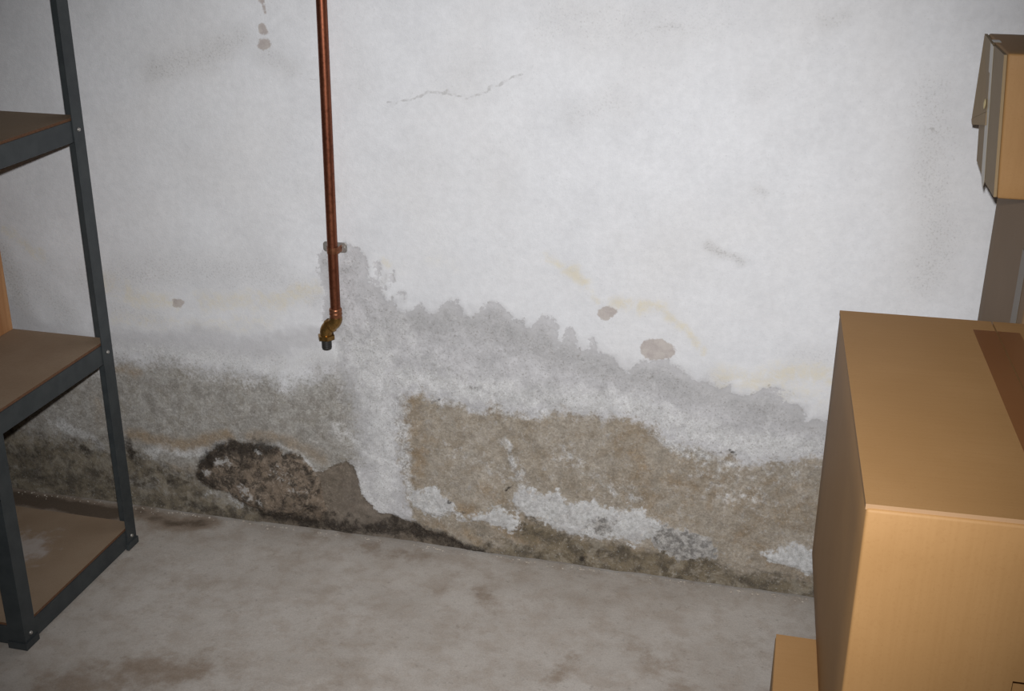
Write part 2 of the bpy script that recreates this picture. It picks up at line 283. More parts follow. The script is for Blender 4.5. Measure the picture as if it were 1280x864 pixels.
    ([(-1.314,0.3932),(-1.2847,0.3812)],0.0025,0.6),
    ([(-1.4459,0.3643),(-1.427,0.3586)],0.0034,0.7),
    ([(-0.9113,0.1626),(-0.8979,0.1349)],0.002,0.4),
  ],
}
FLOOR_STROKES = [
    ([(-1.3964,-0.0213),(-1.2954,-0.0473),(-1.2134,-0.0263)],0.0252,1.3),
    ([(-1.8347,-0.0325),(-1.6837,-0.0334),(-1.5542,-0.0389),(-1.4453,-0.0488)],0.0315,1.9),  # shadow between shelving unit and wall, painted into the floor colour
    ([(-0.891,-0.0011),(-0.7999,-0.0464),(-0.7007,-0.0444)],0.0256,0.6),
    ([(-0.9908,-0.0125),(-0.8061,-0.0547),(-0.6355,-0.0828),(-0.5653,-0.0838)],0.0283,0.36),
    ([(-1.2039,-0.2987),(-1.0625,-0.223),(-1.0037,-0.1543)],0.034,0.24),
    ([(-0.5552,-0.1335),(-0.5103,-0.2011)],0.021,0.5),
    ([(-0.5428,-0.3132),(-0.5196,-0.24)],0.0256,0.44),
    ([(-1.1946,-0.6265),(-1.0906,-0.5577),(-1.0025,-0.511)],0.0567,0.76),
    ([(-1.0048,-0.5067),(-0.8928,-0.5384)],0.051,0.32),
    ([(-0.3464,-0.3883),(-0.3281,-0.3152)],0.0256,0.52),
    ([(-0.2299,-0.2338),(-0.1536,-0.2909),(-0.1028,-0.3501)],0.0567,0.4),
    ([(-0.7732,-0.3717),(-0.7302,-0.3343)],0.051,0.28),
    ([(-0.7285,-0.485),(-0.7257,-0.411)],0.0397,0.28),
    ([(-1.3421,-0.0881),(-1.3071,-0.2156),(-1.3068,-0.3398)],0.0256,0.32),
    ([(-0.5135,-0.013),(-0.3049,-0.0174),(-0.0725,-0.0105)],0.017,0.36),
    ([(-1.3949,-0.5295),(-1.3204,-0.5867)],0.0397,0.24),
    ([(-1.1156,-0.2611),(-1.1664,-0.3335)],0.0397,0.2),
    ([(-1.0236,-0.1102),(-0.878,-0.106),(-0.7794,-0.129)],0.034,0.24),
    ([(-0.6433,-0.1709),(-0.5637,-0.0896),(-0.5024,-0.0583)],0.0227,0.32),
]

# ------------------------------------------------------------------ helpers
def lin(r, g, b):
    f = lambda c: (c / 255 / 12.92) if c / 255 <= 0.04045 else ((c / 255 + 0.055) / 1.055) ** 2.4
    return (f(r), f(g), f(b), 1.0)


class Graph:
    """small helper for writing node materials as expressions"""
    def __init__(self, name):
        self.mat = bpy.data.materials.new(name)
        self.mat.use_nodes = True
        self.nt = self.mat.node_tree
        self.bsdf = self.nt.nodes['Principled BSDF']
        self.coord = None

    def put(self, sock, val):
        if isinstance(val, bpy.types.NodeSocket):
            self.nt.links.new(val, sock)
        elif isinstance(val, (tuple, list)) and sock.type == 'RGBA' and len(val) == 3:
            sock.default_value = (*val, 1)
        else:
            sock.default_value = val

    def node(self, kind, **kw):
        n = self.nt.nodes.new(kind)
        for k, v in kw.items():
            setattr(n, k, v)
        return n

    def pos(self):
        if self.coord is None:
            self.coord = self.node('ShaderNodeTexCoord').outputs['Object']
        return self.coord

    def mapped(self, scale=(1, 1, 1), loc=(0, 0, 0)):
        n = self.node('ShaderNodeMapping')
        self.put(n.inputs['Vector'], self.pos())
        n.inputs['Scale'].default_value = scale
        n.inputs['Location'].default_value = loc
        return n.outputs[0]

    def noise(self, scale, detail=4, rough=0.55, vec=None, dist=0.0):
        n = self.node('ShaderNodeTexNoise')
        self.put(n.inputs['Vector'], vec if vec is not None else self.pos())
        n.inputs['Scale'].default_value = scale
        n.inputs['Detail'].default_value = detail
        n.inputs['Roughness'].default_value = rough
        n.inputs['Distortion'].default_value = dist
        return n.outputs['Fac']

    def voronoi(self, scale, vec=None):
        n = self.node('ShaderNodeTexVoronoi')
        self.put(n.inputs['Vector'], vec if vec is not None else self.pos())
        n.inputs['Scale'].default_value = scale
        return n.outputs['Distance']

    def attr(self, name):
        return self.node('ShaderNodeAttribute', attribute_name=name).outputs['Fac']

    def m(self, op, a, b=0.0, c=0.0):
        n = self.node('ShaderNodeMath', operation=op)
        self.put(n.inputs[0], a)
        self.put(n.inputs[1], b)
        if len(n.inputs) > 2:
            self.put(n.inputs[2], c)
        return n.outputs[0]

    def step(self, v, lo, hi, a=0.0, b=1.0):
        n = self.node('ShaderNodeMapRange', interpolation_type='SMOOTHSTEP')
        self.put(n.inputs[0], v)
        n.inputs[1].default_value = lo
        n.inputs[2].default_value = hi
        n.inputs[3].default_value = a
        n.inputs[4].default_value = b
        return n.outputs[0]

    def mix(self, f, a, b, blend='MIX'):
        n = self.node('ShaderNodeMix', data_type='RGBA', blend_type=blend)
        self.put(n.inputs[0], f)
        self.put(n.inputs[6], a)
        self.put(n.inputs[7], b)
        return n.outputs[2]

    def mul(self, a, b):
        return self.m('MULTIPLY', a, b)

    def add(self, a, b):
        return self.m('ADD', a, b)

    def out(self, color, rough=0.8, metal=0.0, height=None, strength=0.3, dist=0.002, spec=0.3, coat=None):
        b = self.bsdf
        self.put(b.inputs['Base Color'], color)
        self.put(b.inputs['Roughness'], rough)
        self.put(b.inputs['Metallic'], metal)
        self.put(b.inputs['Specular IOR Level'], spec)
        if height is not None:
            n = self.node('ShaderNodeBump')
            n.inputs['Strength'].default_value = strength
            n.inputs['Distance'].default_value = dist
            self.put(n.inputs['Height'], height)
            self.nt.links.new(n.outputs[0], b.inputs['Normal'])
        return self.mat


def link(name, mesh, mat=None, parent=None, smooth=False):
    o = bpy.data.objects.new(name, mesh)
    COL.objects.link(o)
    if mat is not None:
        for mm in (mat if isinstance(mat, (list, tuple)) else [mat]):
            mesh.materials.append(mm)
    if parent is not None:
        o.parent = parent
    if smooth:
        for p in mesh.polygons:
            p.use_smooth = True
    return o


def from_bm(name, bm, mat=None, parent=None, smooth=False):
    me = bpy.data.meshes.new(name)
    bmesh.ops.recalc_face_normals(bm, faces=bm.faces)
    bm.to_mesh(me)
    bm.free()
    return link(name, me, mat, parent, smooth)


def thing(name, label, cat, loc=(0, 0, 0), rz=0.0, group=None):
    o = bpy.data.objects.new(name, None)
    o.empty_display_size = 0.1
    COL.objects.link(o)
    o.location = loc
    o.rotation_euler = (0, 0, rz)
    o['label'] = label
    o['category'] = cat
    if group:
        o['group'] = group
    return o


def add_box(bm, x0, x1, y0, y1, z0, z1, bevel=0.0, seg=2):
    vs = [bm.verts.new((x, y, z)) for x in (x0, x1) for y in (y0, y1) for z in (z0, z1)]
    idx = [(0, 1, 3, 2), (4, 6, 7, 5), (0, 4, 5, 1), (2, 3, 7, 6), (0, 2, 6, 4), (1, 5, 7, 3)]
    fs = [bm.faces.new([vs[i] for i in q]) for q in idx]
    if bevel:
        es = {e for f in fs for e in f.edges}
        bmesh.ops.bevel(bm, geom=list(es), offset=bevel, segments=seg, profile=0.5, affect='EDGES')


def box(name, x0, x1, y0, y1, z0, z1, mat, parent=None, bevel=0.0, seg=2):
    bm = bmesh.new()
    add_box(bm, x0, x1, y0, y1, z0, z1, bevel, seg)
    return from_bm(name, bm, mat, parent)


def prism(name, pts, axis, a, b, mat, parent=None, bevel=0.0):
    """polygon pts (2D) extruded along axis from a to b"""
    bm = bmesh.new()
    def P(p, t):
        return {'x': (t, p[0], p[1]), 'y': (p[0], t, p[1]), 'z': (p[0], p[1], t)}[axis]
    lo = [bm.verts.new(P(p, a)) for p in pts]
    hi = [bm.verts.new(P(p, b)) for p in pts]
    n = len(pts)
    fs = [bm.faces.new(lo), bm.faces.new(hi)]
    for i in range(n):
        fs.append(bm.faces.new((lo[i], lo[(i + 1) % n], hi[(i + 1) % n], hi[i])))
    if bevel:
        bmesh.ops.bevel(bm, geom=list({e for f in fs for e in f.edges}), offset=bevel, segments=2, affect='EDGES')
    return from_bm(name, bm, mat, parent)


def tube(name, path, radii, mat, parent=None, seg=24, cap=True):
    """round tube through path; radii one value or one per point"""
    if not isinstance(radii, (list, tuple)):
        radii = [radii] * len(path)
    path = [Vector(p) for p in path]
    bm = bmesh.new()
    rings = []
    prev = None
    for i, p in enumerate(path):
        a = path[max(i - 1, 0)]
        b = path[min(i + 1, len(path) - 1)]
        t = (b - a)
        if t.length < 1e-9:
            t = (path[min(i + 2, len(path) - 1)] - path[max(i - 2, 0)])
        t.normalize()
        if prev is None:
            ref = Vector((0, 1, 0)) if abs(t.y) < 0.9 else Vector((1, 0, 0))
            u = t.cross(ref).normalized()
        else:
            u = (prev - t * prev.dot(t)).normalized()
        prev = u
        w = t.cross(u)
        rings.append([bm.verts.new(p + (u * math.cos(2 * math.pi * k / seg) + w * math.sin(2 * math.pi * k / seg)) * radii[i]) for k in range(seg)])
    for A, B in zip(rings, rings[1:]):
        for k in range(seg):
            bm.faces.new((A[k], A[(k + 1) % seg], B[(k + 1) % seg], B[k]))
    if cap:
        bm.faces.new(rings[0])
        bm.faces.new(rings[-1])
    o = from_bm(name, bm, mat, parent, True)
    try:
        o.data.set_sharp_from_angle(angle=math.radians(40))
    except Exception:
        pass
    return o


# value noise for real relief on the wall
def vnoise(x, y, seed):
    rng = np.random.RandomState(seed)
    T = rng.rand(256, 256)
    xi = np.floor(x).astype(int)
    yi = np.floor(y).astype(int)
    fx = x - xi
    fy = y - yi
    fx = fx * fx * (3 - 2 * fx)
    fy = fy * fy * (3 - 2 * fy)
    g = lambda a, b: T[a % 256, b % 256]
    return (g(xi, yi) * (1 - fx) + g(xi + 1, yi) * fx) * (1 - fy) + (g(xi, yi + 1) * (1 - fx) + g(xi + 1, yi + 1) * fx) * fy


def fbm(x, y, scale, seed, octaves=4):
    s = 0.0
    a = 0.5
    for o in range(octaves):
        s = s + a * vnoise(x * scale + 37.1 * o, y * scale + 11.7 * o, seed + o)
        scale *= 2.0
        a *= 0.5
    return s


def seg_dist(X, Y, a, b):
    ax, ay = a
    bx, by = b
    dx, dy = bx - ax, by - ay
    L = dx * dx + dy * dy + 1e-12
    t = np.clip(((X - ax) * dx + (Y - ay) * dy) / L, 0, 1)
    return np.hypot(X - ax - t * dx, Y - ay - t * dy)


def area_field(X, Y, polygons, lim=0.08):
    """signed distance, positive inside, largest over the polygons"""
    best = np.full(X.shape, -lim)
    for pl in polygons:
        d = np.full(X.shape, 9.0)
        inside = np.zeros(X.shape, bool)
        n = len(pl)
        for i in range(n):
            a, b = pl[i], pl[(i + 1) % n]
            d = np.minimum(d, seg_dist(X, Y, a, b))
            if a[1] != b[1]:
                c = ((a[1] > Y) != (b[1] > Y)) & (X < (b[0] - a[0]) * (Y - a[1]) / (b[1] - a[1]) + a[0])
                inside ^= c
        best = np.maximum(best, np.where(inside, d, -d))
    return np.clip(best, -lim, lim)


def stroke_field(X, Y, strokes):
    f = np.zeros(X.shape)
    for pts, r, s in strokes:
        d = np.full(X.shape, 9.0)
        for a, b in zip(pts, pts[1:]):
            d = np.minimum(d, seg_dist(X, Y, a, b))
        f = np.maximum(f, s * np.exp(-(d / (r * 1.25)) ** 2))
    return f


def grid_object(name, us, vs, to3d, mat, fields=None):
    U, V = np.meshgrid(us, vs)
    co = to3d(U.ravel(), V.ravel())
    nu, nv = len(us), len(vs)
    i = np.arange(nu * nv).reshape(nv, nu)
    faces = np.stack([i[:-1, :-1], i[:-1, 1:], i[1:, 1:], i[1:, :-1]], -1).reshape(-1, 4)
    me = bpy.data.meshes.new(name)
    me.vertices.add(len(co))
    me.vertices.foreach_set('co', co.astype(np.float32).ravel())
    me.loops.add(faces.size)
    me.loops.foreach_set('vertex_index', faces.astype(np.int32).ravel())
    me.polygons.add(len(faces))
    me.polygons.foreach_set('loop_start', np.arange(0, faces.size, 4, dtype=np.int32))
    me.polygons.foreach_set('use_smooth', np.ones(len(faces), bool))
    me.update(calc_edges=True)
    for k, arr in (fields or {}).items():
        at = me.attributes.new(k, 'FLOAT', 'POINT')
        at.data.foreach_set('value', arr.ravel().astype(np.float32))
    return link(name, me, mat)


# ------------------------------------------------------------------ materials of the room
def wall_material():
    g = Graph('damp_wall')
    nA = g.noise(3.0, 3)
    nB = g.noise(9.0, 4, 0.6)
    nC = g.noise(34.0, 5, 0.66)
    nD = g.noise(120.0, 4, 0.68)
    nE = g.noise(420.0, 2, 0.6)
    nF = g.noise(62.0, 4, 0.7)
    nG = g.noise(240.0, 3, 0.65)
    nH = g.noise(105.0, 4, 0.72, dist=1.4)
    nI = g.noise(22.0, 4, 0.7, dist=0.8)
    c = lambda n: g.m('SUBTRACT', n, 0.5)
    edge = g.add(g.mul(c(nC), 0.040), g.mul(c(nD), 0.030))
    edge_s = g.add(g.mul(c(nC), 0.016), g.mul(c(nD), 0.030))
    wide = g.add(g.mul(c(nC), 0.070), g.mul(c(nD), 0.055))

    def area(name, w=0.002, e=edge, off=0.0):
        return g.step(g.add(g.add(g.attr(name), e), off), -w, w)

    def stroke(name, noise, amp, lo, hi):
        a = g.attr(name)
        return g.step(g.add(a, g.mul(g.mul(c(noise), amp), g.step(a, 0.0, 0.35))), lo, hi)

    # whitewash
    col = g.mix(g.step(nB, 0.35, 0.7), WHITE_A, WHITE_B)
    col = g.mix(g.mul(g.step(nA, 0.4, 0.7), 0.5), col, WHITE_C)
    dirt = g.attr('dirt')
    col = g.mix(g.mul(g.add(dirt, g.mul(g.mul(c(nF), 1.2), dirt)), 0.42), col, DIRT)
    col = g.mix(g.mul(g.mul(g.step(dirt, 0.05, 0.7), g.step(nG, 0.48, 0.68)), 0.30), col, DIRT_DARK)
    col = g.mix(g.mul(g.step(nG, 0.60, 0.74), 0.16), col, DIRT_DARK)
    yel = g.attr('yellow')
    yel = g.add(yel, g.mul(g.mul(c(nF), 1.6), g.step(yel, 0.0, 0.4)))
    col = g.mix(g.mul(g.mul(g.step(yel, 0.05, 1.1), g.step(nI, 0.30, 0.55)), 0.62), col, YELLOW)
    # hairline cracks
    ca = g.attr('crack')
    ck = g.step(g.add(ca, g.mul(c(nD), 0.5)), 0.42, 0.85)
    col = g.mix(g.mul(g.mul(ck, g.step(nF, 0.38, 0.58)), 0.34), col, DIRT_DARK)
    # soft grey haze where the damp has crept up
    so = stroke('soft', g.add(g.mul(nC, 0.5), g.mul(nI, 0.5)), 1.6, 0.1, 1.0)
    # paint gone: bare grey plaster
    grey = area('grey', 0.0022, edge_s)
    greycol = g.mix(g.step(nC, 0.35, 0.65), GREY_A, GREY_B)
    greycol = g.mix(g.mul(so, 0.8), greycol, GREY_C)
    col = g.mix(g.mul(so, 0.7), col, GREY_A)
    col = g.mix(g.mul(grey, 0.92), col, greycol)
    # the thin dark lip of lifting paint at that border
    lip = g.mul(g.step(g.add(g.attr('grey'), edge_s), -0.004, -0.0005), g.step(g.add(g.attr('grey'), edge_s), 0.0005, 0.004, 1.0, 0.0))
    col = g.mix(g.mul(g.mul(lip, g.step(nF, 0.54, 0.66)), 0.36), col, DIRT_DARK)
    # damp grey brown zone on the left
    lg = g.step(g.add(g.attr('leftgrey'), g.mul(wide, 1.3)), -0.030, 0.030)
    lgcol = g.mix(g.step(nC, 0.36, 0.64), LEFT_A, LEFT_B)
    lgcol = g.mix(g.mul(g.step(nI, 0.50, 0.66), 0.65), lgcol, LEFT_C)
    lgcol = g.mix(g.mul(g.step(nH, 0.56, 0.72), 0.35), lgcol, CRUST_C)
    col = g.mix(g.mul(lg, 0.95), col, lgcol)
    # white efflorescence
    wh = stroke('white', nF, 1.5, 0.12, 0.85)
    whcol = g.mix(g.step(nE, 0.35, 0.65), CRUST_C, CRUST_A)
    col = g.mix(g.mul(g.mul(wh, g.step(nH, 0.28, 0.52, 0.45, 1.0)), 0.88), col, whcol)
    # brown damp zone on the right
    br = g.step(g.add(g.attr('brown'), g.mul(wide, 0.85)), -0.013, 0.013)
    brcol = g.mix(g.step(nB, 0.38, 0.66), BROWN_A, BROWN_B)
    brcol = g.mix(g.mul(g.step(nC, 0.46, 0.66), 0.6), brcol, BROWN_C)
    brcol = g.mix(g.mul(g.step(nF, 0.54, 0.72), 0.45), brcol, GREY_C)
    col = g.mix(g.mul(br, 0.97), col, brcol)
    tint = stroke('tint', nC, 1.2, 0.1, 0.95)
    col = g.mix(g.mul(tint, 0.75), col, TINT)
    # salts that have bloomed over the brown
    sa = stroke('salt', nF, 2.2, 0.12, 0.95)
    col = g.mix(g.mul(sa, 0.8), col, g.mix(g.step(nH, 0.35, 0.6), GREY_C, CRUST_A))
    # olive dirt above the floor
    ol = stroke('olive', nF, 1.7, 0.12, 0.9)
    olcol = g.mix(g.step(nC, 0.38, 0.60), OLIVE_A, OLIVE_B)
    olcol = g.mix(g.mul(g.step(nI, 0.50, 0.64), 0.6), olcol, OLIVE_C)
    olcol = g.mix(g.mul(g.step(nH, 0.52, 0.66), 0.5), olcol, MOLD_K)
    col = g.mix(g.mul(ol, 0.9), col, olcol)
    # smooth taupe patch and the mould
    ta = area('taupe', 0.002, g.mul(edge_s, 0.7))
    tacol = g.mix(g.step(nC, 0.35, 0.65), TAUPE_A, TAUPE_B)
    tacol = g.mix(g.mul(g.step(nF, 0.52, 0.68), 0.5), tacol, MOLD_K)
    tacol = g.mix(g.mul(g.step(nH, 0.54, 0.68), 0.4), tacol, MOLD_C)
    col = g.mix(g.mul(ta, 0.95), col, tacol)
    mo = area('mold', 0.003, edge_s)
    nM = g.noise(46.0, 4, 0.72, vec=g.mapped((1, 1, 1), (4.7, 0.3, 9.2)), dist=0.5)
    nN = g.noise(85.0, 3, 0.72, vec=g.mapped((1, 1, 1), (1.7, 0.9, 3.3)), dist=0.7)
    mocol = g.mix(g.step(nM, 0.40, 0.56), MOLD_K, MOLD_B)
    mocol = g.mix(g.mul(g.step(nN, 0.50, 0.62), 0.75), mocol, MOLD_C)
    mocol = g.mix(g.mul(g.step(nH, 0.52, 0.64), 0.7), mocol, MOLD_A)
    col = g.mix(g.mul(mo, 0.97), col, mocol)
    cr = g.step(g.add(g.attr('crust'), g.mul(wide, 0.8)), -0.005, 0.005)
    crcol = g.mix(g.step(nD, 0.36, 0.60), CRUST_B, CRUST_A)
    crcol = g.mix(g.mul(g.step(nI, 0.48, 0.62), 0.7), crcol, GREY_C)
    crcol = g.mix(g.mul(g.step(nH, 0.55, 0.68), 0.5), crcol, BROWN_B)
    gc = g.step(g.add(g.attr('greycrust'), wide), -0.008, 0.008)
    crcol = g.mix(g.mul(gc, 0.9), crcol, g.mix(g.step(nF, 0.40, 0.60), GCRUST_A, GCRUST_B))
    col = g.mix(g.mul(cr, 0.95), col, crcol)
    # black mould, pale flecks in it
    bl = stroke('black', g.add(g.mul(nF, 0.55), g.mul(nI, 0.45)), 3.0, 0.15, 0.95)
    col = g.mix(g.mul(bl, 0.92), col, g.mix(g.step(nD, 0.45, 0.75), BLACK, MOLD_K))
    fk = stroke('fleck', nN, 3.2, 0.2, 0.95)
    col = g.mix(g.mul(fk, 0.7), col, CRUST_B)
    # round bare spots
    sp = area('spots', 0.0020, g.mul(edge_s, 0.4))
    col = g.mix(g.mul(sp, 0.9), col, g.mix(g.step(nC, 0.4, 0.65), SPOT_A, SPOT_B))
    # pepper of dark pits and pale salts below the paint line
    low = g.m('MAXIMUM', g.step(g.attr('grey'), 0.0, 0.02), g.step(g.attr('leftgrey'), -0.085, 0.0))
    dark = g.m('MAXIMUM', g.m('MAXIMUM', mo, ta), bl)
    clean = g.mul(low, g.m('SUBTRACT', 1.0, g.mul(dark, 0.85)))
    col = g.mix(g.mul(g.mul(g.step(nG, 0.55, 0.68), low), 0.40), col, DIRT_DARK)
    col = g.mix(g.mul(g.mul(g.step(nG, 0.30, 0.42, 1.0, 0.0), clean), 0.28), col, CRUST_A)
    # flaky fine structure of the rotten plaster
    flake = g.mix(g.step(nH, 0.30, 0.70), (0.70, 0.69, 0.68), (1.16, 1.16, 1.16))
    zone = g.m('MAXIMUM', g.m('MAXIMUM', br, lg), 0.42)
    col = g.mix(g.mul(g.mul(low, zone), 0.8), col, g.mix(1.0, col, flake, 'MULTIPLY'))
    blot = g.mix(g.step(nI, 0.32, 0.66), (0.86, 0.86, 0.855), (1.06, 1.06, 1.06))
    col = g.mix(low, col, g.mix(1.0, col, blot, 'MULTIPLY'))
    # overall fine mottling
    col = g.mix(1.0, col, g.mix(g.step(nF, 0.25, 0.75), (0.91, 0.91, 0.91), (1.0, 1.0, 1.0)), 'MULTIPLY')
    h = g.add(g.mul(nD, 0.6), g.mul(nE, 0.35))
    h = g.add(h, g.mul(g.mul(g.attr('rough'), nF), 1.8))
    return g.out(col, 0.92, 0.0, h, 0.5, 0.002, spec=0.15)


def floor_material():
    g = Graph('concrete_floor')
    n1 = g.noise(4.0, 5, 0.6)
    n2 = g.noise(18.0, 6, 0.68)
    n3 = g.noise(90.0, 5, 0.65)
    n4 = g.noise(300.0, 3, 0.6)
    col = g.mix(g.step(n1, 0.35, 0.66), FLOOR_A, FLOOR_B)
    col = g.mix(g.mul(g.step(n2, 0.42, 0.66), 0.6), col, FLOOR_C)
    col = g.mix(g.mul(g.step(g.noise(45.0, 5, 0.7, dist=1.0), 0.50, 0.68), 0.35), col, FLOOR_A)
    st = g.attr('stain_shade')
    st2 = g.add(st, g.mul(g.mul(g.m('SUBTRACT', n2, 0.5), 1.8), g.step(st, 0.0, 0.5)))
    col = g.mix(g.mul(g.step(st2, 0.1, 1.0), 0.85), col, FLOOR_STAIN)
    col = g.mix(g.mul(g.step(st2, 0.85, 1.5), 0.85), col, FLOOR_WET_SHADE)  # darkest strokes: wet stain, and the painted shade behind the shelf
    damp = g.step(g.noise(2.2, 4, 0.6, vec=g.mapped((1, 1.7, 1), (2, 5, 0))), 0.52, 0.72)
    col = g.mix(g.mul(damp, 0.35), col, FLOOR_STAIN)
    col = g.mix(g.mul(g.step(n3, 0.58, 0.72), 0.3), col, FLOOR_DARK)
    col = g.mix(1.0, col, g.mix(g.step(n4, 0.3, 0.7), (0.88, 0.88, 0.88), (1.0, 1.0, 1.0)), 'MULTIPLY')
    h = g.add(g.mul(n3, 0.8), g.mul(n4, 0.4))
    return g.out(col, 0.9, 0.0, h, 0.35, 0.003, spec=0.15)


def plaster_material():
    g = Graph('bare_grey_render')
    n = g.noise(8.0, 5, 0.6)
    col = g.mix(g.step(n, 0.35, 0.7), alb(150, 147, 142), alb(164, 161, 156))
    return g.out(col, 0.92, 0.0, g.noise(120.0, 4), 0.3, 0.002, spec=0.15)


# surface colours (albedo)
def alb(r, g, b, k=1.0):
    c = lin(r, g, b)
    return (c[0] * k, c[1] * k, c[2] * k)

WHITE_A = alb(226, 228, 233)
WHITE_B = alb(219, 221, 226)
WHITE_C = alb(220, 220, 222)
DIRT = alb(176, 174, 172)
DIRT_DARK = alb(118, 112, 104)
YELLOW = alb(216, 206, 178)
GREY_A = alb(192, 192, 196)
GREY_B = alb(202, 202, 206)
GREY_C = alb(178, 178, 180)
LEFT_A = alb(150, 146, 140)
LEFT_B = alb(174, 172, 168)
LEFT_C = alb(136, 131, 121)
BROWN_A = alb(158, 149, 136)
BROWN_B = alb(172, 164, 153)
BROWN_C = alb(147, 134, 116)
TINT = alb(152, 132, 106)
OLIVE_A = alb(86, 79, 68)
OLIVE_B = alb(128, 118, 100)
OLIVE_C = alb(156, 150, 138)
TAUPE_A = alb(112, 102, 91)
TAUPE_B = alb(124, 114, 103)
MOLD_A = alb(88, 78, 70)
MOLD_B = alb(132, 118, 104)
MOLD_C = alb(156, 142, 128)
CRUST_A = alb(220, 222, 225)
CRUST_B = alb(194, 195, 196)
CRUST_C = alb(202, 202, 203)
GCRUST_A = alb(120, 118, 116)
GCRUST_B = alb(178, 176, 174)
BLACK = alb(50, 45, 41)
MOLD_K = alb(80, 72, 64)
SPOT_A = alb(176, 167, 164)
SPOT_B = alb(192, 185, 180)
FLOOR_A = alb(184, 177, 170)
FLOOR_B = alb(196, 190, 184)
FLOOR_C = alb(170, 158, 147)
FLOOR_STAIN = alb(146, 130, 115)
FLOOR_DARK = alb(120, 112, 104)
FLOOR_WET_SHADE = alb(92, 80, 69)

M_WALL = wall_material()
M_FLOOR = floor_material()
M_PLASTER = plaster_material()

# ------------------------------------------------------------------ the room
X0, X1, Y0, ZC = -2.6, 1.35, -3.5, 2.35

us = np.concatenate([np.linspace(X0, -1.85, 16)[:-1], np.arange(-1.85, 0.70, 0.0045), np.linspace(0.70, X1, 14)])
vs = np.concatenate([np.arange(0.0, 0.80, 0.0045), np.arange(0.80, 1.30, 0.0045), np.linspace(1.30, ZC, 12)])
UU, VV = np.meshgrid(us, vs)
# ragged outlines: every border is read through a gently jittered position
WU = UU + 0.020 * (fbm(UU, VV, 16.0, 61) - 0.47) + 0.018 * (fbm(UU, VV, 48.0, 71, 3) - 0.44)
WV = VV + 0.020 * (fbm(UU, VV, 16.0, 81) - 0.47) + 0.020 * (fbm(UU, VV, 48.0, 91, 3) - 0.44)
fields = {k: area_field(WU, WV, p, 0.1) for k, p in STAIN_AREAS.items()}
fields['spots'] = area_field(UU * 0.6 + WU * 0.4, VV * 0.6 + WV * 0.4, STAIN_AREAS['spots'], 0.1)
fields.update({k: stroke_field(WU, WV, s) for k, s in STAIN_STROKES.items()})
# mould is matter growing out of the plaster; the bare zones lie a little lower than the paint
rough_zone = np.clip(fields['grey'] / 0.05, 0, 1)
relief = 0.004 * (fbm(UU, VV, 9.0, 3) - 0.5)
relief += -0.0022 * np.clip(fields['grey'] / 0.004 + 0.5, 0, 1)
relief += rough_zone * 0.008 * (fbm(UU, VV, 24.0, 11) - 0.5)
relief += np.clip(fields['crust'] / 0.006, 0, 1) * (0.003 + 0.006 * (fbm(UU, VV, 60.0, 21) - 0.3))
relief += np.clip(fields['mold'] / 0.008, 0, 1) * (0.004 + 0.016 * (fbm(UU, VV, 45.0, 31) - 0.4))
relief += -0.004 * np.clip(fields['taupe'] / 0.004, 0, 1)
relief = np.clip(relief, -0.012, 0.012)
RELIEF = relief
fields['rough'] = np.clip(rough_zone + np.clip(fields['leftgrey'] / 0.04 + 0.5, 0, 1) + np.clip(fields['mold'] / 0.01, 0, 1), 0, 1.4)

wall_back = grid_object('wall_back', us, vs, lambda U, V: np.stack([U, -RELIEF.ravel(), V], -1), M_WALL, fields)
wall_back['kind'] = 'structure'

fx = np.concatenate([np.linspace(X0, -1.9, 8)[:-1], np.arange(-1.9, 0.7, 0.009), np.linspace(0.7, X1, 8)])
fy = np.concatenate([np.linspace(Y0, -0.95, 12)[:-1], np.arange(-0.95, 0.03, 0.007)])
FU, FV = np.meshgrid(fx, fy)
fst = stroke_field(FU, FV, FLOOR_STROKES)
frel = 0.004 * (fbm(FU, FV, 5.0, 41) - 0.5) + 0.0015 * (fbm(FU, FV, 40.0, 51) - 0.5)
floor = grid_object('floor', fx, fy, lambda U, V: np.stack([U, V, frel.ravel() - 0.003], -1), M_FLOOR, {'stain_shade': fst})
floor['kind'] = 'structure'

for nm, b in (('wall_left', (X0 - 0.1, X0, Y0, 0.1, 0, ZC)), ('wall_right', (X1, X1 + 0.1, Y0, 0.1, 0, ZC)),
              ('wall_front', (X0 - 0.1, X1 + 0.1, Y0 - 0.1, Y0, 0, ZC)), ('ceiling', (X0 - 0.1, X1 + 0.1, Y0 - 0.1, 0.1, ZC, ZC + 0.1))):
    o = box(nm, *b, M_PLASTER)
    o['kind'] = 'structure'

# ------------------------------------------------------------------ materials of the things
def steel_material():
    g = Graph('powder_coated_steel')
    n = g.noise(30.0, 4, 0.6)
    col = g.mix(g.step(n, 0.3, 0.7), alb(52, 57, 60), alb(61, 66, 68))
    return g.out(col, 0.48, 0.0, g.noise(700.0, 2), 0.15, 0.001, spec=0.35)

def fibreboard_material(dust=None):
    g = Graph('fibreboard')
    n = g.noise(9.0, 5, 0.6)
    f = g.noise(380.0, 2, 0.6)
    col = g.mix(g.step(n, 0.3, 0.7), alb(142, 122, 102), alb(152, 133, 113))
    col = g.mix(g.mul(g.step(f, 0.45, 0.7), 0.35), col, alb(130, 108, 87))
    if dust:
        d = g.node('ShaderNodeVectorMath', operation='DISTANCE')
        g.put(d.inputs[0], g.pos())
        d.inputs[1].default_value = dust
        fade = g.step(d.outputs['Value'], 0.0, 0.15, 1.0, 0.0)
        col = g.mix(g.mul(g.step(g.add(fade, g.mul(g.m('SUBTRACT', g.noise(28.0, 5, 0.65), 0.5), 1.8)), 0.45, 1.0), 0.55), col, alb(190, 186, 186))
    return g.out(col, 0.75, 0.0, f, 0.1, 0.001, spec=0.2)

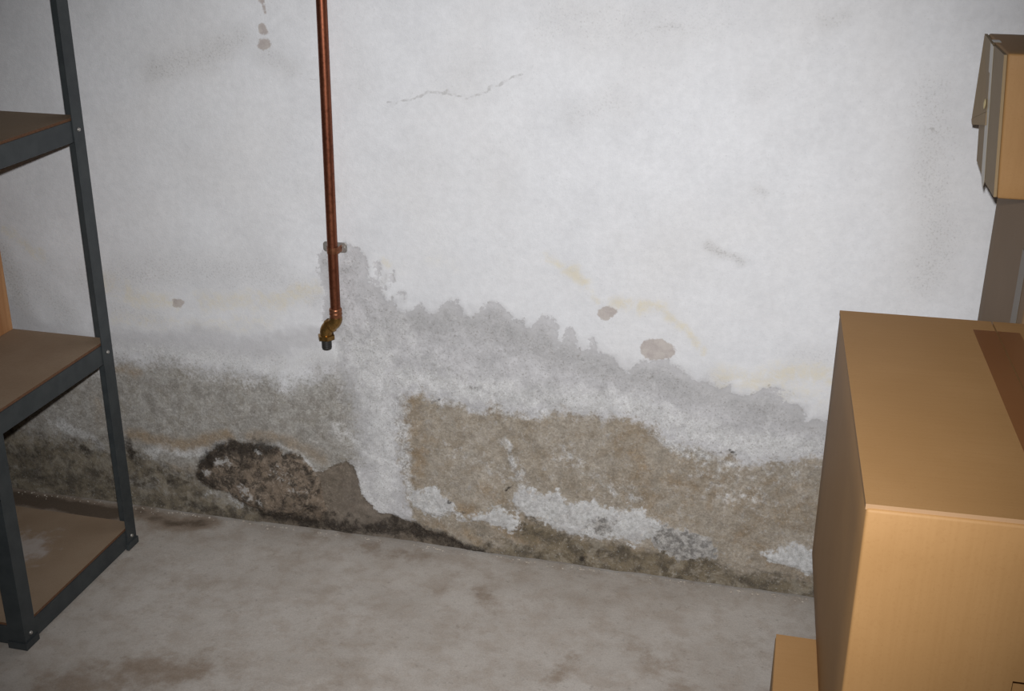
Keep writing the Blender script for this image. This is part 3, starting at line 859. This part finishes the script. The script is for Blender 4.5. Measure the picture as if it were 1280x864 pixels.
def board_edge_material():
    g = Graph('fibreboard_edge')
    col = g.mix(g.step(g.noise(200.0, 3), 0.35, 0.65), alb(100, 73, 56), alb(112, 83, 65))
    return g.out(col, 0.85, spec=0.1)

def cardboard_material(name, a, b, c, flute='z'):
    g = Graph(name)
    n = g.noise(5.0, 4, 0.6)
    sc = {'z': (260, 260, 6), 'y': (260, 6, 260), 'x': (6, 260, 260)}[flute]
    f = g.noise(1.0, 2, 0.5, vec=g.mapped(sc))
    fi = g.noise(330.0, 3, 0.6)
    col = g.mix(g.step(n, 0.3, 0.7), a, b)
    col = g.mix(g.mul(g.step(f, 0.35, 0.7), 0.12), col, c)
    col = g.mix(g.mul(g.step(fi, 0.5, 0.75), 0.25), col, c)
    return g.out(col, 0.62, 0.0, g.add(g.mul(f, 0.4), g.mul(g.noise(7.0, 3), 4.0)), 0.10, 0.002, spec=0.25)

CB = (alb(156, 120, 78), alb(150, 114, 72), alb(134, 98, 58))
CB_OLD = (alb(126, 103, 77), alb(120, 97, 71), alb(108, 84, 60))
M_STEEL = steel_material()
M_BOARD = fibreboard_material()
M_BOARD_LOW = fibreboard_material((-1.62, -0.22, 0.05))
M_BOARD_EDGE = board_edge_material()
M_CARD = cardboard_material('corrugated_cardboard', *CB)
M_CARD_OLD = cardboard_material('darkened_cardboard', *CB_OLD)
M_CARD_FLAP = cardboard_material('corrugated_cardboard_flap', *CB, flute='x')
g = Graph('cardboard_cut_edge')
M_CARD_EDGE = g.out(g.mix(g.noise(20.0, 3), alb(160, 130, 100), alb(148, 117, 87)), 0.85, spec=0.1)
M_CARD_GREY = cardboard_material('aged_cardboard', alb(142, 122, 92), alb(135, 115, 86), alb(118, 98, 70))
g = Graph('brown_packing_tape')
M_TAPE = g.out(g.mix(g.noise(6.0, 3), alb(120, 78, 45), alb(112, 71, 40)), 0.32, 0.0, g.noise(40.0, 3), 0.06, 0.001, spec=0.45)
g = Graph('clear_packing_tape')
M_TAPE_CLEAR = g.out(g.mix(g.noise(25.0, 4), alb(146, 137, 120), alb(156, 148, 132)), 0.28, 0.0, g.noise(60.0, 3), 0.15, 0.001, spec=0.5)
g = Graph('dull_packing_tape')
M_TAPE_DULL = g.out(g.mix(g.noise(25.0, 4), alb(94, 80, 62), alb(98, 84, 66)), 0.4, 0.0, g.noise(60.0, 3), 0.1, 0.001, spec=0.3)
g = Graph('hardened_glue')
M_GLUE = g.out(g.mix(g.noise(60.0), alb(160, 146, 108), alb(170, 158, 122)), 0.4)

def metal_material(name, a, b, c, rough):
    g = Graph(name)
    n = g.noise(14.0, 5, 0.65, vec=g.mapped((1, 1, 0.35)))
    n2 = g.noise(120.0, 4, 0.65)
    col = g.mix(g.step(n, 0.35, 0.65), a, b)
    col = g.mix(g.mul(g.step(n2, 0.5, 0.7), 0.5), col, c)
    r = g.step(n2, 0.3, 0.75, rough, rough + 0.18)
    return g.out(col, r, 0.85, n2, 0.12, 0.001, spec=0.5)

M_COPPER = metal_material('aged_copper', alb(136, 82, 58), alb(116, 68, 50), alb(88, 53, 41), 0.33)
M_COPPER_B = metal_material('bright_copper_fitting', alb(158, 106, 78), alb(144, 94, 68), alb(108, 72, 54), 0.34)
M_BRASS = metal_material('tarnished_brass', alb(160, 124, 70), alb(116, 88, 52), alb(76, 58, 38), 0.24)
M_ZINC = metal_material('zinc_plated_steel', alb(196, 194, 190), alb(180, 176, 172), alb(140, 134, 128), 0.4)
g = Graph('black_threaded_plug')
M_BLACK = g.out(g.mix(g.noise(60.0), alb(38, 38, 38), alb(54, 52, 50)), 0.45)

def wood_material():
    g = Graph('pine_board')
    w = g.noise(1.0, 5, 0.6, vec=g.mapped((60, 60, 3)), dist=0.6)
    k = g.voronoi(1.0, vec=g.mapped((9, 9, 4)))
    col = g.mix(g.step(w, 0.3, 0.7), alb(186, 140, 98), alb(164, 116, 76))
    col = g.mix(g.step(k, 0.05, 0.16, 0.8, 0.0), col, alb(140, 86, 52))
    return g.out(col, 0.6, 0.0, w, 0.1, 0.001, spec=0.3)
M_WOOD = wood_material()

# ------------------------------------------------------------------ shelving unit
XS, YR, DEP, WID = -1.3268, -0.1438, 0.40, 0.78
XL, YF = XS - WID, YR - DEP
LEVELS = [0.045, 0.475, 0.930, 1.385, 1.780]
POST_H = 1.82
unit = thing('shelving_unit', 'dark grey steel shelving unit with brown fibreboard shelves, left of the copper pipe', 'shelf', ((XS + XL) / 2, (YR + YF) / 2, 0))
OX, OY = (XS + XL) / 2, (YR + YF) / 2
T, FLG = 0.002, 0.035
bolt_bm = bmesh.new()
bmesh.ops.create_cone(bolt_bm, segments=12, radius1=0.0042, radius2=0.003, depth=0.003, cap_ends=True)
bolt_me = bpy.data.meshes.new('bolt')
bolt_bm.to_mesh(bolt_me)
bolt_bm.free()
bolt_me.materials.append(M_ZINC)
for sx in (1, -1):
    for sy in (1, -1):
        cx = (XS if sx > 0 else XL) - OX
        cy = (YR if sy > 0 else YF) - OY
        pts = [(cx, cy), (cx - sx * FLG, cy), (cx - sx * FLG, cy - sy * T), (cx - sx * T, cy - sy * T), (cx - sx * T, cy - sy * FLG), (cx, cy - sy * FLG)]
        post = prism('post', pts, 'z', 0.003, POST_H, M_STEEL, unit)
        e = 0.0025
        f = [(cx + sx * e, cy + sy * e), (cx - sx * (FLG + e), cy + sy * e), (cx - sx * (FLG + e), cy - sy * (T + e)), (cx - sx * (T + e), cy - sy * (T + e)), (cx - sx * (T + e), cy - sy * (FLG + e)), (cx + sx * e, cy - sy * (FLG + e))]
        prism('foot', f, 'z', -0.001, 0.014, M_STEEL, unit)
        for z in LEVELS:
            b = bpy.data.objects.new('bolt', bolt_me)
            COL.objects.link(b)
            b.parent = post
            b.location = (cx + sx * 0.001, cy - sy * 0.018, z - 0.019)
            b.rotation_euler = (0, math.radians(90) * sx, 0)
RH = 0.040
for li, z in enumerate(LEVELS):
    for sx in (1, -1):
        cx = (XS if sx > 0 else XL) - OX - sx * (T + 0.0003)
        pts = [(cx, z - RH), (cx, z), (cx - sx * T, z), (cx - sx * T, z - 0.007), (cx - sx * 0.022, z - 0.007), (cx - sx * 0.022, z - 0.009), (cx - sx * T, z - 0.009), (cx - sx * T, z - RH)]
        prism('side_rail', pts, 'y', YF - OY + 0.0045, YR - OY - 0.0045, M_STEEL, unit)
    for sy in (1, -1):
        cy = (YR if sy > 0 else YF) - OY - sy * (T + 0.0003)
        pts = [(cy, z - RH), (cy, z), (cy - sy * T, z), (cy - sy * T, z - 0.0072), (cy - sy * 0.022, z - 0.0072), (cy - sy * 0.022, z - 0.0092), (cy - sy * T, z - 0.0092), (cy - sy * T, z - RH)]
        prism('long_rail', pts, 'x', XL - OX + 0.0270, XS - OX - 0.0270, M_STEEL, unit)
    bm = bmesh.new()
    i = 0.0048
    add_box(bm, XL - OX + i, XS - OX - i, YF - OY + i, YR - OY - i, z - 0.0066, z + 0.005)
    for fc in bm.faces:
        fc.normal_update()
    o = from_bm('shelf_board', bm, [M_BOARD_LOW if li == 0 else M_BOARD, M_BOARD_EDGE], unit)
    for p in o.data.polygons:
        p.material_index = 0 if abs(p.normal.z) > 0.5 else 1

# dust place of the lowest board is given in the board's own space
for n in M_BOARD_LOW.node_tree.nodes:
    if n.type == 'VECT_MATH':
        n.inputs[1].default_value = (-1.50 - OX, -0.30 - OY, 0.05)

# wooden box on the middle shelf
zb = 0.475 + 0.0052
crate = thing('wooden_box', 'pale orange wooden box standing on the middle shelf', 'box', (-1.548 - 0.16, -0.152 - 0.16, zb))
hw, hd, hh, th = 0.16, 0.16, 0.30, 0.014
box('side_panel', hw - th, hw, -hd, hd, 0, hh, M_WOOD, crate, 0.001)
box('side_panel', -hw, -hw + th, -hd, hd, 0, hh, M_WOOD, crate, 0.001)
box('end_panel', -hw + th, hw - th, hd - th, hd, 0, hh, M_WOOD, crate, 0.001)
box('end_panel', -hw + th, hw - th, -hd, -hd + th, 0, hh, M_WOOD, crate, 0.001)
box('bottom_panel', -hw + th, hw - th, -hd + th, hd - th, 0.0, 0.012, M_WOOD, crate)

# ------------------------------------------------------------------ copper pipe with its fittings
PX, PY = -0.8838, -0.019
DZ = -0.006
PR = 0.0105
pipe = thing('water_pipe', 'copper water pipe running down the whitewashed wall to a brass bend', 'pipe', (PX, PY, 0.425))
def L(p):
    return (p[0] - PX, p[1] - PY, p[2] + DZ - 0.425)
tube('pipe', [L((PX + 0.004, PY, ZC + 0.005)), L((PX + 0.003, PY, 1.2)), L((PX - 0.001, PY, 0.7)), L((PX - 0.0015, PY, 0.535))], PR, M_COPPER, pipe)
sx0 = PX - 0.0015
tube('sleeve', [L((sx0, PY, z)) for z in (0.548, 0.547, 0.545, 0.541, 0.540, 0.539, 0.5365, 0.5355, 0.5345, 0.528, 0.524, 0.5235)],
     [0.0108, 0.0124, 0.0132, 0.0132, 0.0124, 0.0124, 0.0134, 0.0134, 0.0126, 0.0126, 0.0126, 0.0118], M_COPPER_B, pipe)
# upper 45 degree bend
x_low = PX - 0.0275
def arc(p0, d0, d1, r, n=10):
    """points of a bend from direction d0 to d1 starting at p0"""
    d0 = Vector(d0).normalized(); d1 = Vector(d1).normalized()
    ang = d0.angle(d1)
    nrm = (d1 - d0 * d0.dot(d1)).normalized()
    c = Vector(p0) + nrm * r
    return [c + (-nrm * math.cos(ang * k / n) + d0 * math.sin(ang * k / n)) * r for k in range(n + 1)]
dn = Vector((0, 0, -1)); dg = Vector((-0.80, -0.05, -0.60)).normalized()
a1 = arc((sx0, PY, 0.527), dn, dg, 0.017)
end1 = a1[-1] + dg * 0.004
tube('elbow', [L(p) for p in [Vector((sx0, PY, 0.5285))] + a1 + [end1]], [0.0130] + [0.0132] * len(a1) + [0.0138], M_BRASS, pipe)
s = end1
tube('union_ring', [L(s + dg * t) for t in (-0.001, 0.0, 0.003, 0.004, 0.005, 0.008, 0.009)], [0.0136, 0.0152, 0.0152, 0.0128, 0.0150, 0.0150, 0.0126], M_BRASS, pipe)
s2 = s + dg * 0.008
a2 = arc(s2, dg, dn, 0.016)
tube('elbow', [L(p) for p in [s2 - dg * 0.002] + a2 + [a2[-1] + dn * 0.006]], [0.0128] + [0.0128] * len(a2) + [0.0124], M_BRASS, pipe)
q = a2[-1] + dn * 0.005
tube('hex_nut', [L(q + dn * t) for t in (0, 0.0010, 0.0092, 0.0102)], [0.0150, 0.0182, 0.0182, 0.0150], M_BRASS, pipe, seg=6)
q2 = q + dn * 0.0102
pts, rad = [], []
for k in range(14):
    pts.append(L(q2 + dn * (0.0016 * k - 0.002)))
    rad.append(0.0106 if k % 2 == 0 else 0.0096)
pts += [L(q2 + dn * 0.0205), L(q2 + dn * 0.022)]
rad += [0.0098, 0.0080]
tube('threaded_end', pts, rad, M_BLACK, pipe)
# pipe clip: base plate on the wall, band round the pipe, two screws
ZB = 0.672
clip = prism('pipe_clip', [(-0.024, -0.0105), (0.019, -0.0105), (0.023, -0.0065), (0.023, 0.0065), (0.019, 0.0105), (-0.024, 0.0105), (-0.028, 0.0065), (-0.028, -0.0065)], 'y', 0.0155, 0.019, M_ZINC, pipe, 0.0008)
clip.location = L((PX, PY, ZB))
# a saddle strap: two ears on the plate, half ring over the pipe
bm = bmesh.new()
prof = [(-0.0126, 0.0155)] + [(-0.0126 * math.cos(t), -0.0126 * math.sin(t)) for t in np.linspace(0, math.pi, 15)] + [(0.0126, 0.0155)]
inner = [(-0.0108, 0.0155)] + [(-0.0108 * math.cos(t), -0.0108 * math.sin(t)) for t in np.linspace(0, math.pi, 15)] + [(0.0108, 0.0155)]
hz = 0.0065
rows = []
for (ax, ay), (bx_, by_) in zip(prof, inner):
    rows.append([bm.verts.new((ax, ay, -hz)), bm.verts.new((ax, ay, hz)), bm.verts.new((bx_, by_, hz)), bm.verts.new((bx_, by_, -hz))])
for A, B in zip(rows, rows[1:]):
    for k in range(4):
        bm.faces.new((A[k], A[(k + 1) % 4], B[(k + 1) % 4], B[k]))
bm.faces.new(rows[0]); bm.faces.new(rows[-1])
strap = from_bm('strap', bm, M_COPPER_B, clip)
for xx in (-0.0215, 0.0165):
    bm = bmesh.new()
    bmesh.ops.create_cone(bm, segments=16, radius1=0.0042, radius2=0.0030, depth=0.003, cap_ends=True)
    bmesh.ops.rotate(bm, verts=bm.verts, matrix=Matrix.Rotation(math.radians(90), 3, 'X'))
    sc = from_bm('screw', bm, M_ZINC, clip)
    sc.location = (xx, 0.0145, 0)

# ------------------------------------------------------------------ cardboard boxes
def carton_body(w, d, h, mat, parent, bulge=0.004, hole=None, top_inset=0.0):
    """hollow-looking box body centred on x,y with rounded edges and slightly bulging sides"""
    bm = bmesh.new()
    n = 8
    xs = [-w / 2 + w * i / n for i in range(n + 1)]
    ys = [-d / 2 + d * i / n for i in range(n + 1)]
    zs = [h * i / n for i in range(n + 1)]
    if hole:
        hx0, hx1, hz0, hz1 = hole
        xs = sorted(set([x for x in xs if not (hx0 - 0.02 < x < hx1 + 0.02)] + [hx0, hx1]))
        zs = sorted(set([z for z in zs if not (hz0 - 0.02 < z < hz1 + 0.02)] + [hz0, hz1]))
    cache = {}
    def V(x, y, z):
        k = (round(x, 5), round(y, 5), round(z, 5))
        if k not in cache:
            u = math.cos(math.pi * x / w) if w else 0
            v_ = math.cos(math.pi * y / d)
            t = math.sin(math.pi * z / h)
            ox = oy = 0
            if abs(abs(x) - w / 2) < 1e-6: ox = math.copysign(bulge * v_ * t, x)
            if abs(abs(y) - d / 2) < 1e-6: oy = math.copysign(bulge * u * t, y)
            cache[k] = bm.verts.new((x + ox, y + oy, z))
        return cache[k]
    def quad(a, b, c, e):
        bm.faces.new((V(*a), V(*b), V(*c), V(*e)))
    for yy in (-d / 2, d / 2):
        for x0, x1 in zip(xs, xs[1:]):
            for z0, z1 in zip(zs, zs[1:]):
                if hole and yy < 0 and x0 >= hole[0] - 1e-6 and x1 <= hole[1] + 1e-6 and z0 >= hole[2] - 1e-6 and z1 <= hole[3] + 1e-6:
                    continue
                quad((x0, yy, z0), (x1, yy, z0), (x1, yy, z1), (x0, yy, z1))
    for xx in (-w / 2, w / 2):
        for y0, y1 in zip(ys, ys[1:]):
            for z0, z1 in zip(zs, zs[1:]):
                quad((xx, y0, z0), (xx, y1, z0), (xx, y1, z1), (xx, y0, z1))
    for zz in (0, h):
        for x0, x1 in zip(xs, xs[1:]):
            for y0, y1 in zip(ys, ys[1:]):
                quad((x0, y0, zz), (x1, y0, zz), (x1, y1, zz), (x0, y1, zz))
    bmesh.ops.recalc_face_normals(bm, faces=bm.faces)
    es = [e for e in bm.edges if len(e.link_faces) == 2 and e.link_faces[0].normal.angle(e.link_faces[1].normal) > 1.0]
    bmesh.ops.bevel(bm, geom=es, offset=0.0035, segments=3, profile=0.5, affect='EDGES')
    if hole:
        # the cut-out goes through the wall into the dark inside
        hx0, hx1, hz0, hz1 = hole
        bd = [e for e in bm.edges if len(e.link_faces) == 1]
        r = bmesh.ops.extrude_edge_only(bm, edges=bd)
        vs_ = [g_ for g_ in r['geom'] if isinstance(g_, bmesh.types.BMVert)]
        for v_ in vs_:
            v_.co.y += 0.030
        e2 = [e for e in bm.edges if len(e.link_faces) == 1]
        bmesh.ops.holes_fill(bm, edges=e2, sides=0)
    o = from_bm('body', bm, mat, parent, True)
    try:
        o.data.set_sharp_from_angle(angle=math.radians(50))
    except Exception:
        pass
    return o


def flap(parent, x0, x1, y0, y1, z0, z1, name='flap', thin='z'):
    bm = bmesh.new()
    add_box(bm, x0, x1, y0, y1, z0, z1)
    o = from_bm(name, bm, [M_CARD_FLAP, M_CARD_EDGE], parent)
    ax = 'xyz'.index(thin)
    for p in o.data.polygons:
        p.material_index = 1 if abs(p.normal.y) > 0.5 else 0
    return o


# lower box, its top edge shows under the large one
lw, ld, lh = 0.44, 0.50, 0.400
lower = thing('cardboard_box', 'low brown cardboard box on the floor, carrying the large carton', 'box', (0.032 + lw / 2, -0.722 - ld / 2, 0.0))
carton_body(lw, ld, lh - 0.004, M_CARD, lower, 0.002)
flap(lower, -lw / 2 + 0.001, -0.0012, -ld / 2 + 0.002, ld / 2 - 0.002, lh - 0.004, lh)
flap(lower, 0.0012, lw / 2 - 0.001, -ld / 2 + 0.002, ld / 2 - 0.002, lh - 0.004, lh)

# large box in front
bw, bd_, bh = 0.406, 0.566, 0.400
ry = math.radians(2.0)
cx = 0.078 + bw / 2 * math.cos(ry) + bd_ / 2 * math.sin(ry)
cy = -0.501 + bw / 2 * math.sin(ry) - bd_ / 2 * math.cos(ry)
large = thing('cardboard_box', 'large closed brown cardboard carton with taped top flaps, nearest the camera', 'box', (cx, cy, 0.4005), ry)
carton_body(bw, bd_, bh - 0.0045, M_CARD, large, 0.004, hole=(-0.040, 0.050, 0.180, 0.2190))
flap(large, -bw / 2 - 0.0006, -0.0011, -bd_ / 2 + 0.0030, bd_ / 2 - 0.001, bh - 0.0062, bh)
flap(large, 0.0011, bw / 2 - 0.0005, -bd_ / 2 + 0.0030, bd_ / 2 - 0.001, bh - 0.0045, bh)
box('tape', -0.030, -0.0009, -bd_ / 2 + 0.004, bd_ / 2 - 0.04, bh + 0.0001, bh + 0.0005, M_TAPE, large)
box('tape', 0.0009, 0.030, -bd_ / 2 + 0.004, bd_ / 2 - 0.04, bh + 0.0001, bh + 0.0005, M_TAPE, large)

# tall box by the wall
tx0, tx1, ty0, ty1, thh = 0.3355, 0.79, -0.412, -0.030, 0.950
tall = thing('cardboard_box', 'tall brown cardboard box by the wall, behind the large carton and under the small one', 'box', ((tx0 + tx1) / 2, (ty0 + ty1) / 2, 0))
tw, td = tx1 - tx0, ty1 - ty0
carton_body(tw, td, thh, M_CARD_OLD, tall, 0.0)
tapy = -0.352 - (ty0 + ty1) / 2
box('tape', -tw / 2 - 0.0007, -tw / 2 - 0.0001, tapy - 0.022, tapy + 0.022, 0.05, 0.86, M_TAPE_DULL, tall)

# small box lying on its side on top, flaps and tape to the left
sx_, sy0, sy1, sz0, sz1 = 0.2765, -0.403, -0.187, 0.9505, 1.1500
sw, sd, sh = 0.34, sy1 - sy0, sz1 - sz0
small = thing('cardboard_box', 'small brown cardboard box with clear tape and torn flap, topmost of its stack', 'box', (sx_ + sw / 2, (sy0 + sy1) / 2, sz0))
pass
carton_body(sw, sd, sh, M_CARD, small, 0.003)
seam = -0.278 - (sy0 + sy1) / 2
xf = -sw / 2
def slab(name, pts, thick, mat, parent):
    """four or more points of an outer face (x, y, z); thickness goes to +x"""
    bm = bmesh.new()
    A = [bm.verts.new(p) for p in pts]
    B = [bm.verts.new((p[0] + thick, p[1], p[2])) for p in pts]
    bm.faces.new(A); bm.faces.new(B)
    for i in range(len(A)):
        j = (i + 1) % len(A)
        bm.faces.new((A[i], A[j], B[j], B[i]))
    return from_bm(name, bm, mat, parent)
fo = xf - 0.0045
slab('flap', [(fo, -sd / 2 + 0.002, 0.002), (fo, seam - 0.001, -0.002), (fo, seam - 0.001, sh - 0.004), (fo, -sd / 2 + 0.002, sh - 0.002)], 0.004, M_CARD_GREY, small)
slab('flap', [(fo, seam + 0.001, -0.002), (fo, sd / 2 - 0.001, 0.006), (fo, sd / 2 - 0.001, 0.100), (fo, seam + 0.001, 0.095)], 0.004, M_CARD_GREY, small)
# torn upper half of the rear flap stands away from the box
slab('torn_flap', [(fo - 0.0012, seam + 0.004, 0.098), (fo - 0.011, sd / 2 + 0.002, 0.070), (fo - 0.0005, sd / 2 + 0.001, sh - 0.001), (fo - 0.0005, seam + 0.002, sh - 0.004)], 0.004, M_CARD_GREY, small)
slab('torn_lip', [(fo - 0.0016, seam + 0.003, 0.0975), (fo - 0.0115, sd / 2 + 0.002, 0.0695), (fo - 0.0110, sd / 2 - 0.004, 0.062), (fo - 0.002, seam + 0.002, 0.078)], 0.0012, M_CARD_GREY, small)
slab('tape', [(fo - 0.0008, seam - 0.019, -0.003), (fo - 0.0008, seam - 0.010, -0.013), (fo - 0.0008, seam + 0.008, -0.009), (fo - 0.0008, seam + 0.016, 0.000), (fo - 0.0008, seam + 0.015, sh - 0.004), (fo - 0.0008, seam - 0.019, sh - 0.005)], 0.0006, M_TAPE_CLEAR, small)
box('tape', fo, -sw / 2 + 0.006, seam - 0.014, seam + 0.012, sh + 0.0001, sh + 0.0006, M_TAPE_CLEAR, small)
bm = bmesh.new()
bmesh.ops.create_icosphere(bm, subdivisions=2, radius=1.0)
for v_ in bm.verts:
    v_.co = Vector((v_.co.x * 0.002, v_.co.y * 0.004, v_.co.z * 0.008))
gl = from_bm('glue_blob', bm, M_GLUE, small, True)
gl.location = (fo - 0.0032 - 0.0086, seam + 0.014, 0.107)
# the carton has sagged out of square: its upper part leans to the left
for ch in small.children:
    if ch.name.startswith('glue'):
        continue
    for v_ in ch.data.vertices:
        v_.co.x -= 0.08 * v_.co.z

# ------------------------------------------------------------------ crumbs of plaster fallen along the foot of the wall
g = Graph('plaster_crumb')
M_CRUMB = g.out(g.mix(g.noise(40.0), alb(206, 200, 192), alb(160, 148, 134)), 0.9)
bm = bmesh.new()
rng = random.Random(3)
for k in range(230):
    x = rng.uniform(-1.8, 0.25)
    y = -0.006 - abs(rng.gauss(0, 0.008))
    r = rng.uniform(0.0008, 0.0026)
    mtx = Matrix.Translation((x, y, r * 0.3)) @ Matrix.Rotation(rng.uniform(0, 6.28), 4, 'Z') @ Matrix.Diagonal((r * rng.uniform(0.8, 1.8), r, r * 0.6, 1))
    bmesh.ops.create_icosphere(bm, subdivisions=1, radius=1.0, matrix=mtx)
crumbs = from_bm('plaster_crumbs', bm, M_CRUMB)
crumbs['label'] = 'fine plaster crumbs scattered along the foot of the damp wall'
crumbs['category'] = 'debris'
crumbs['kind'] = 'stuff'
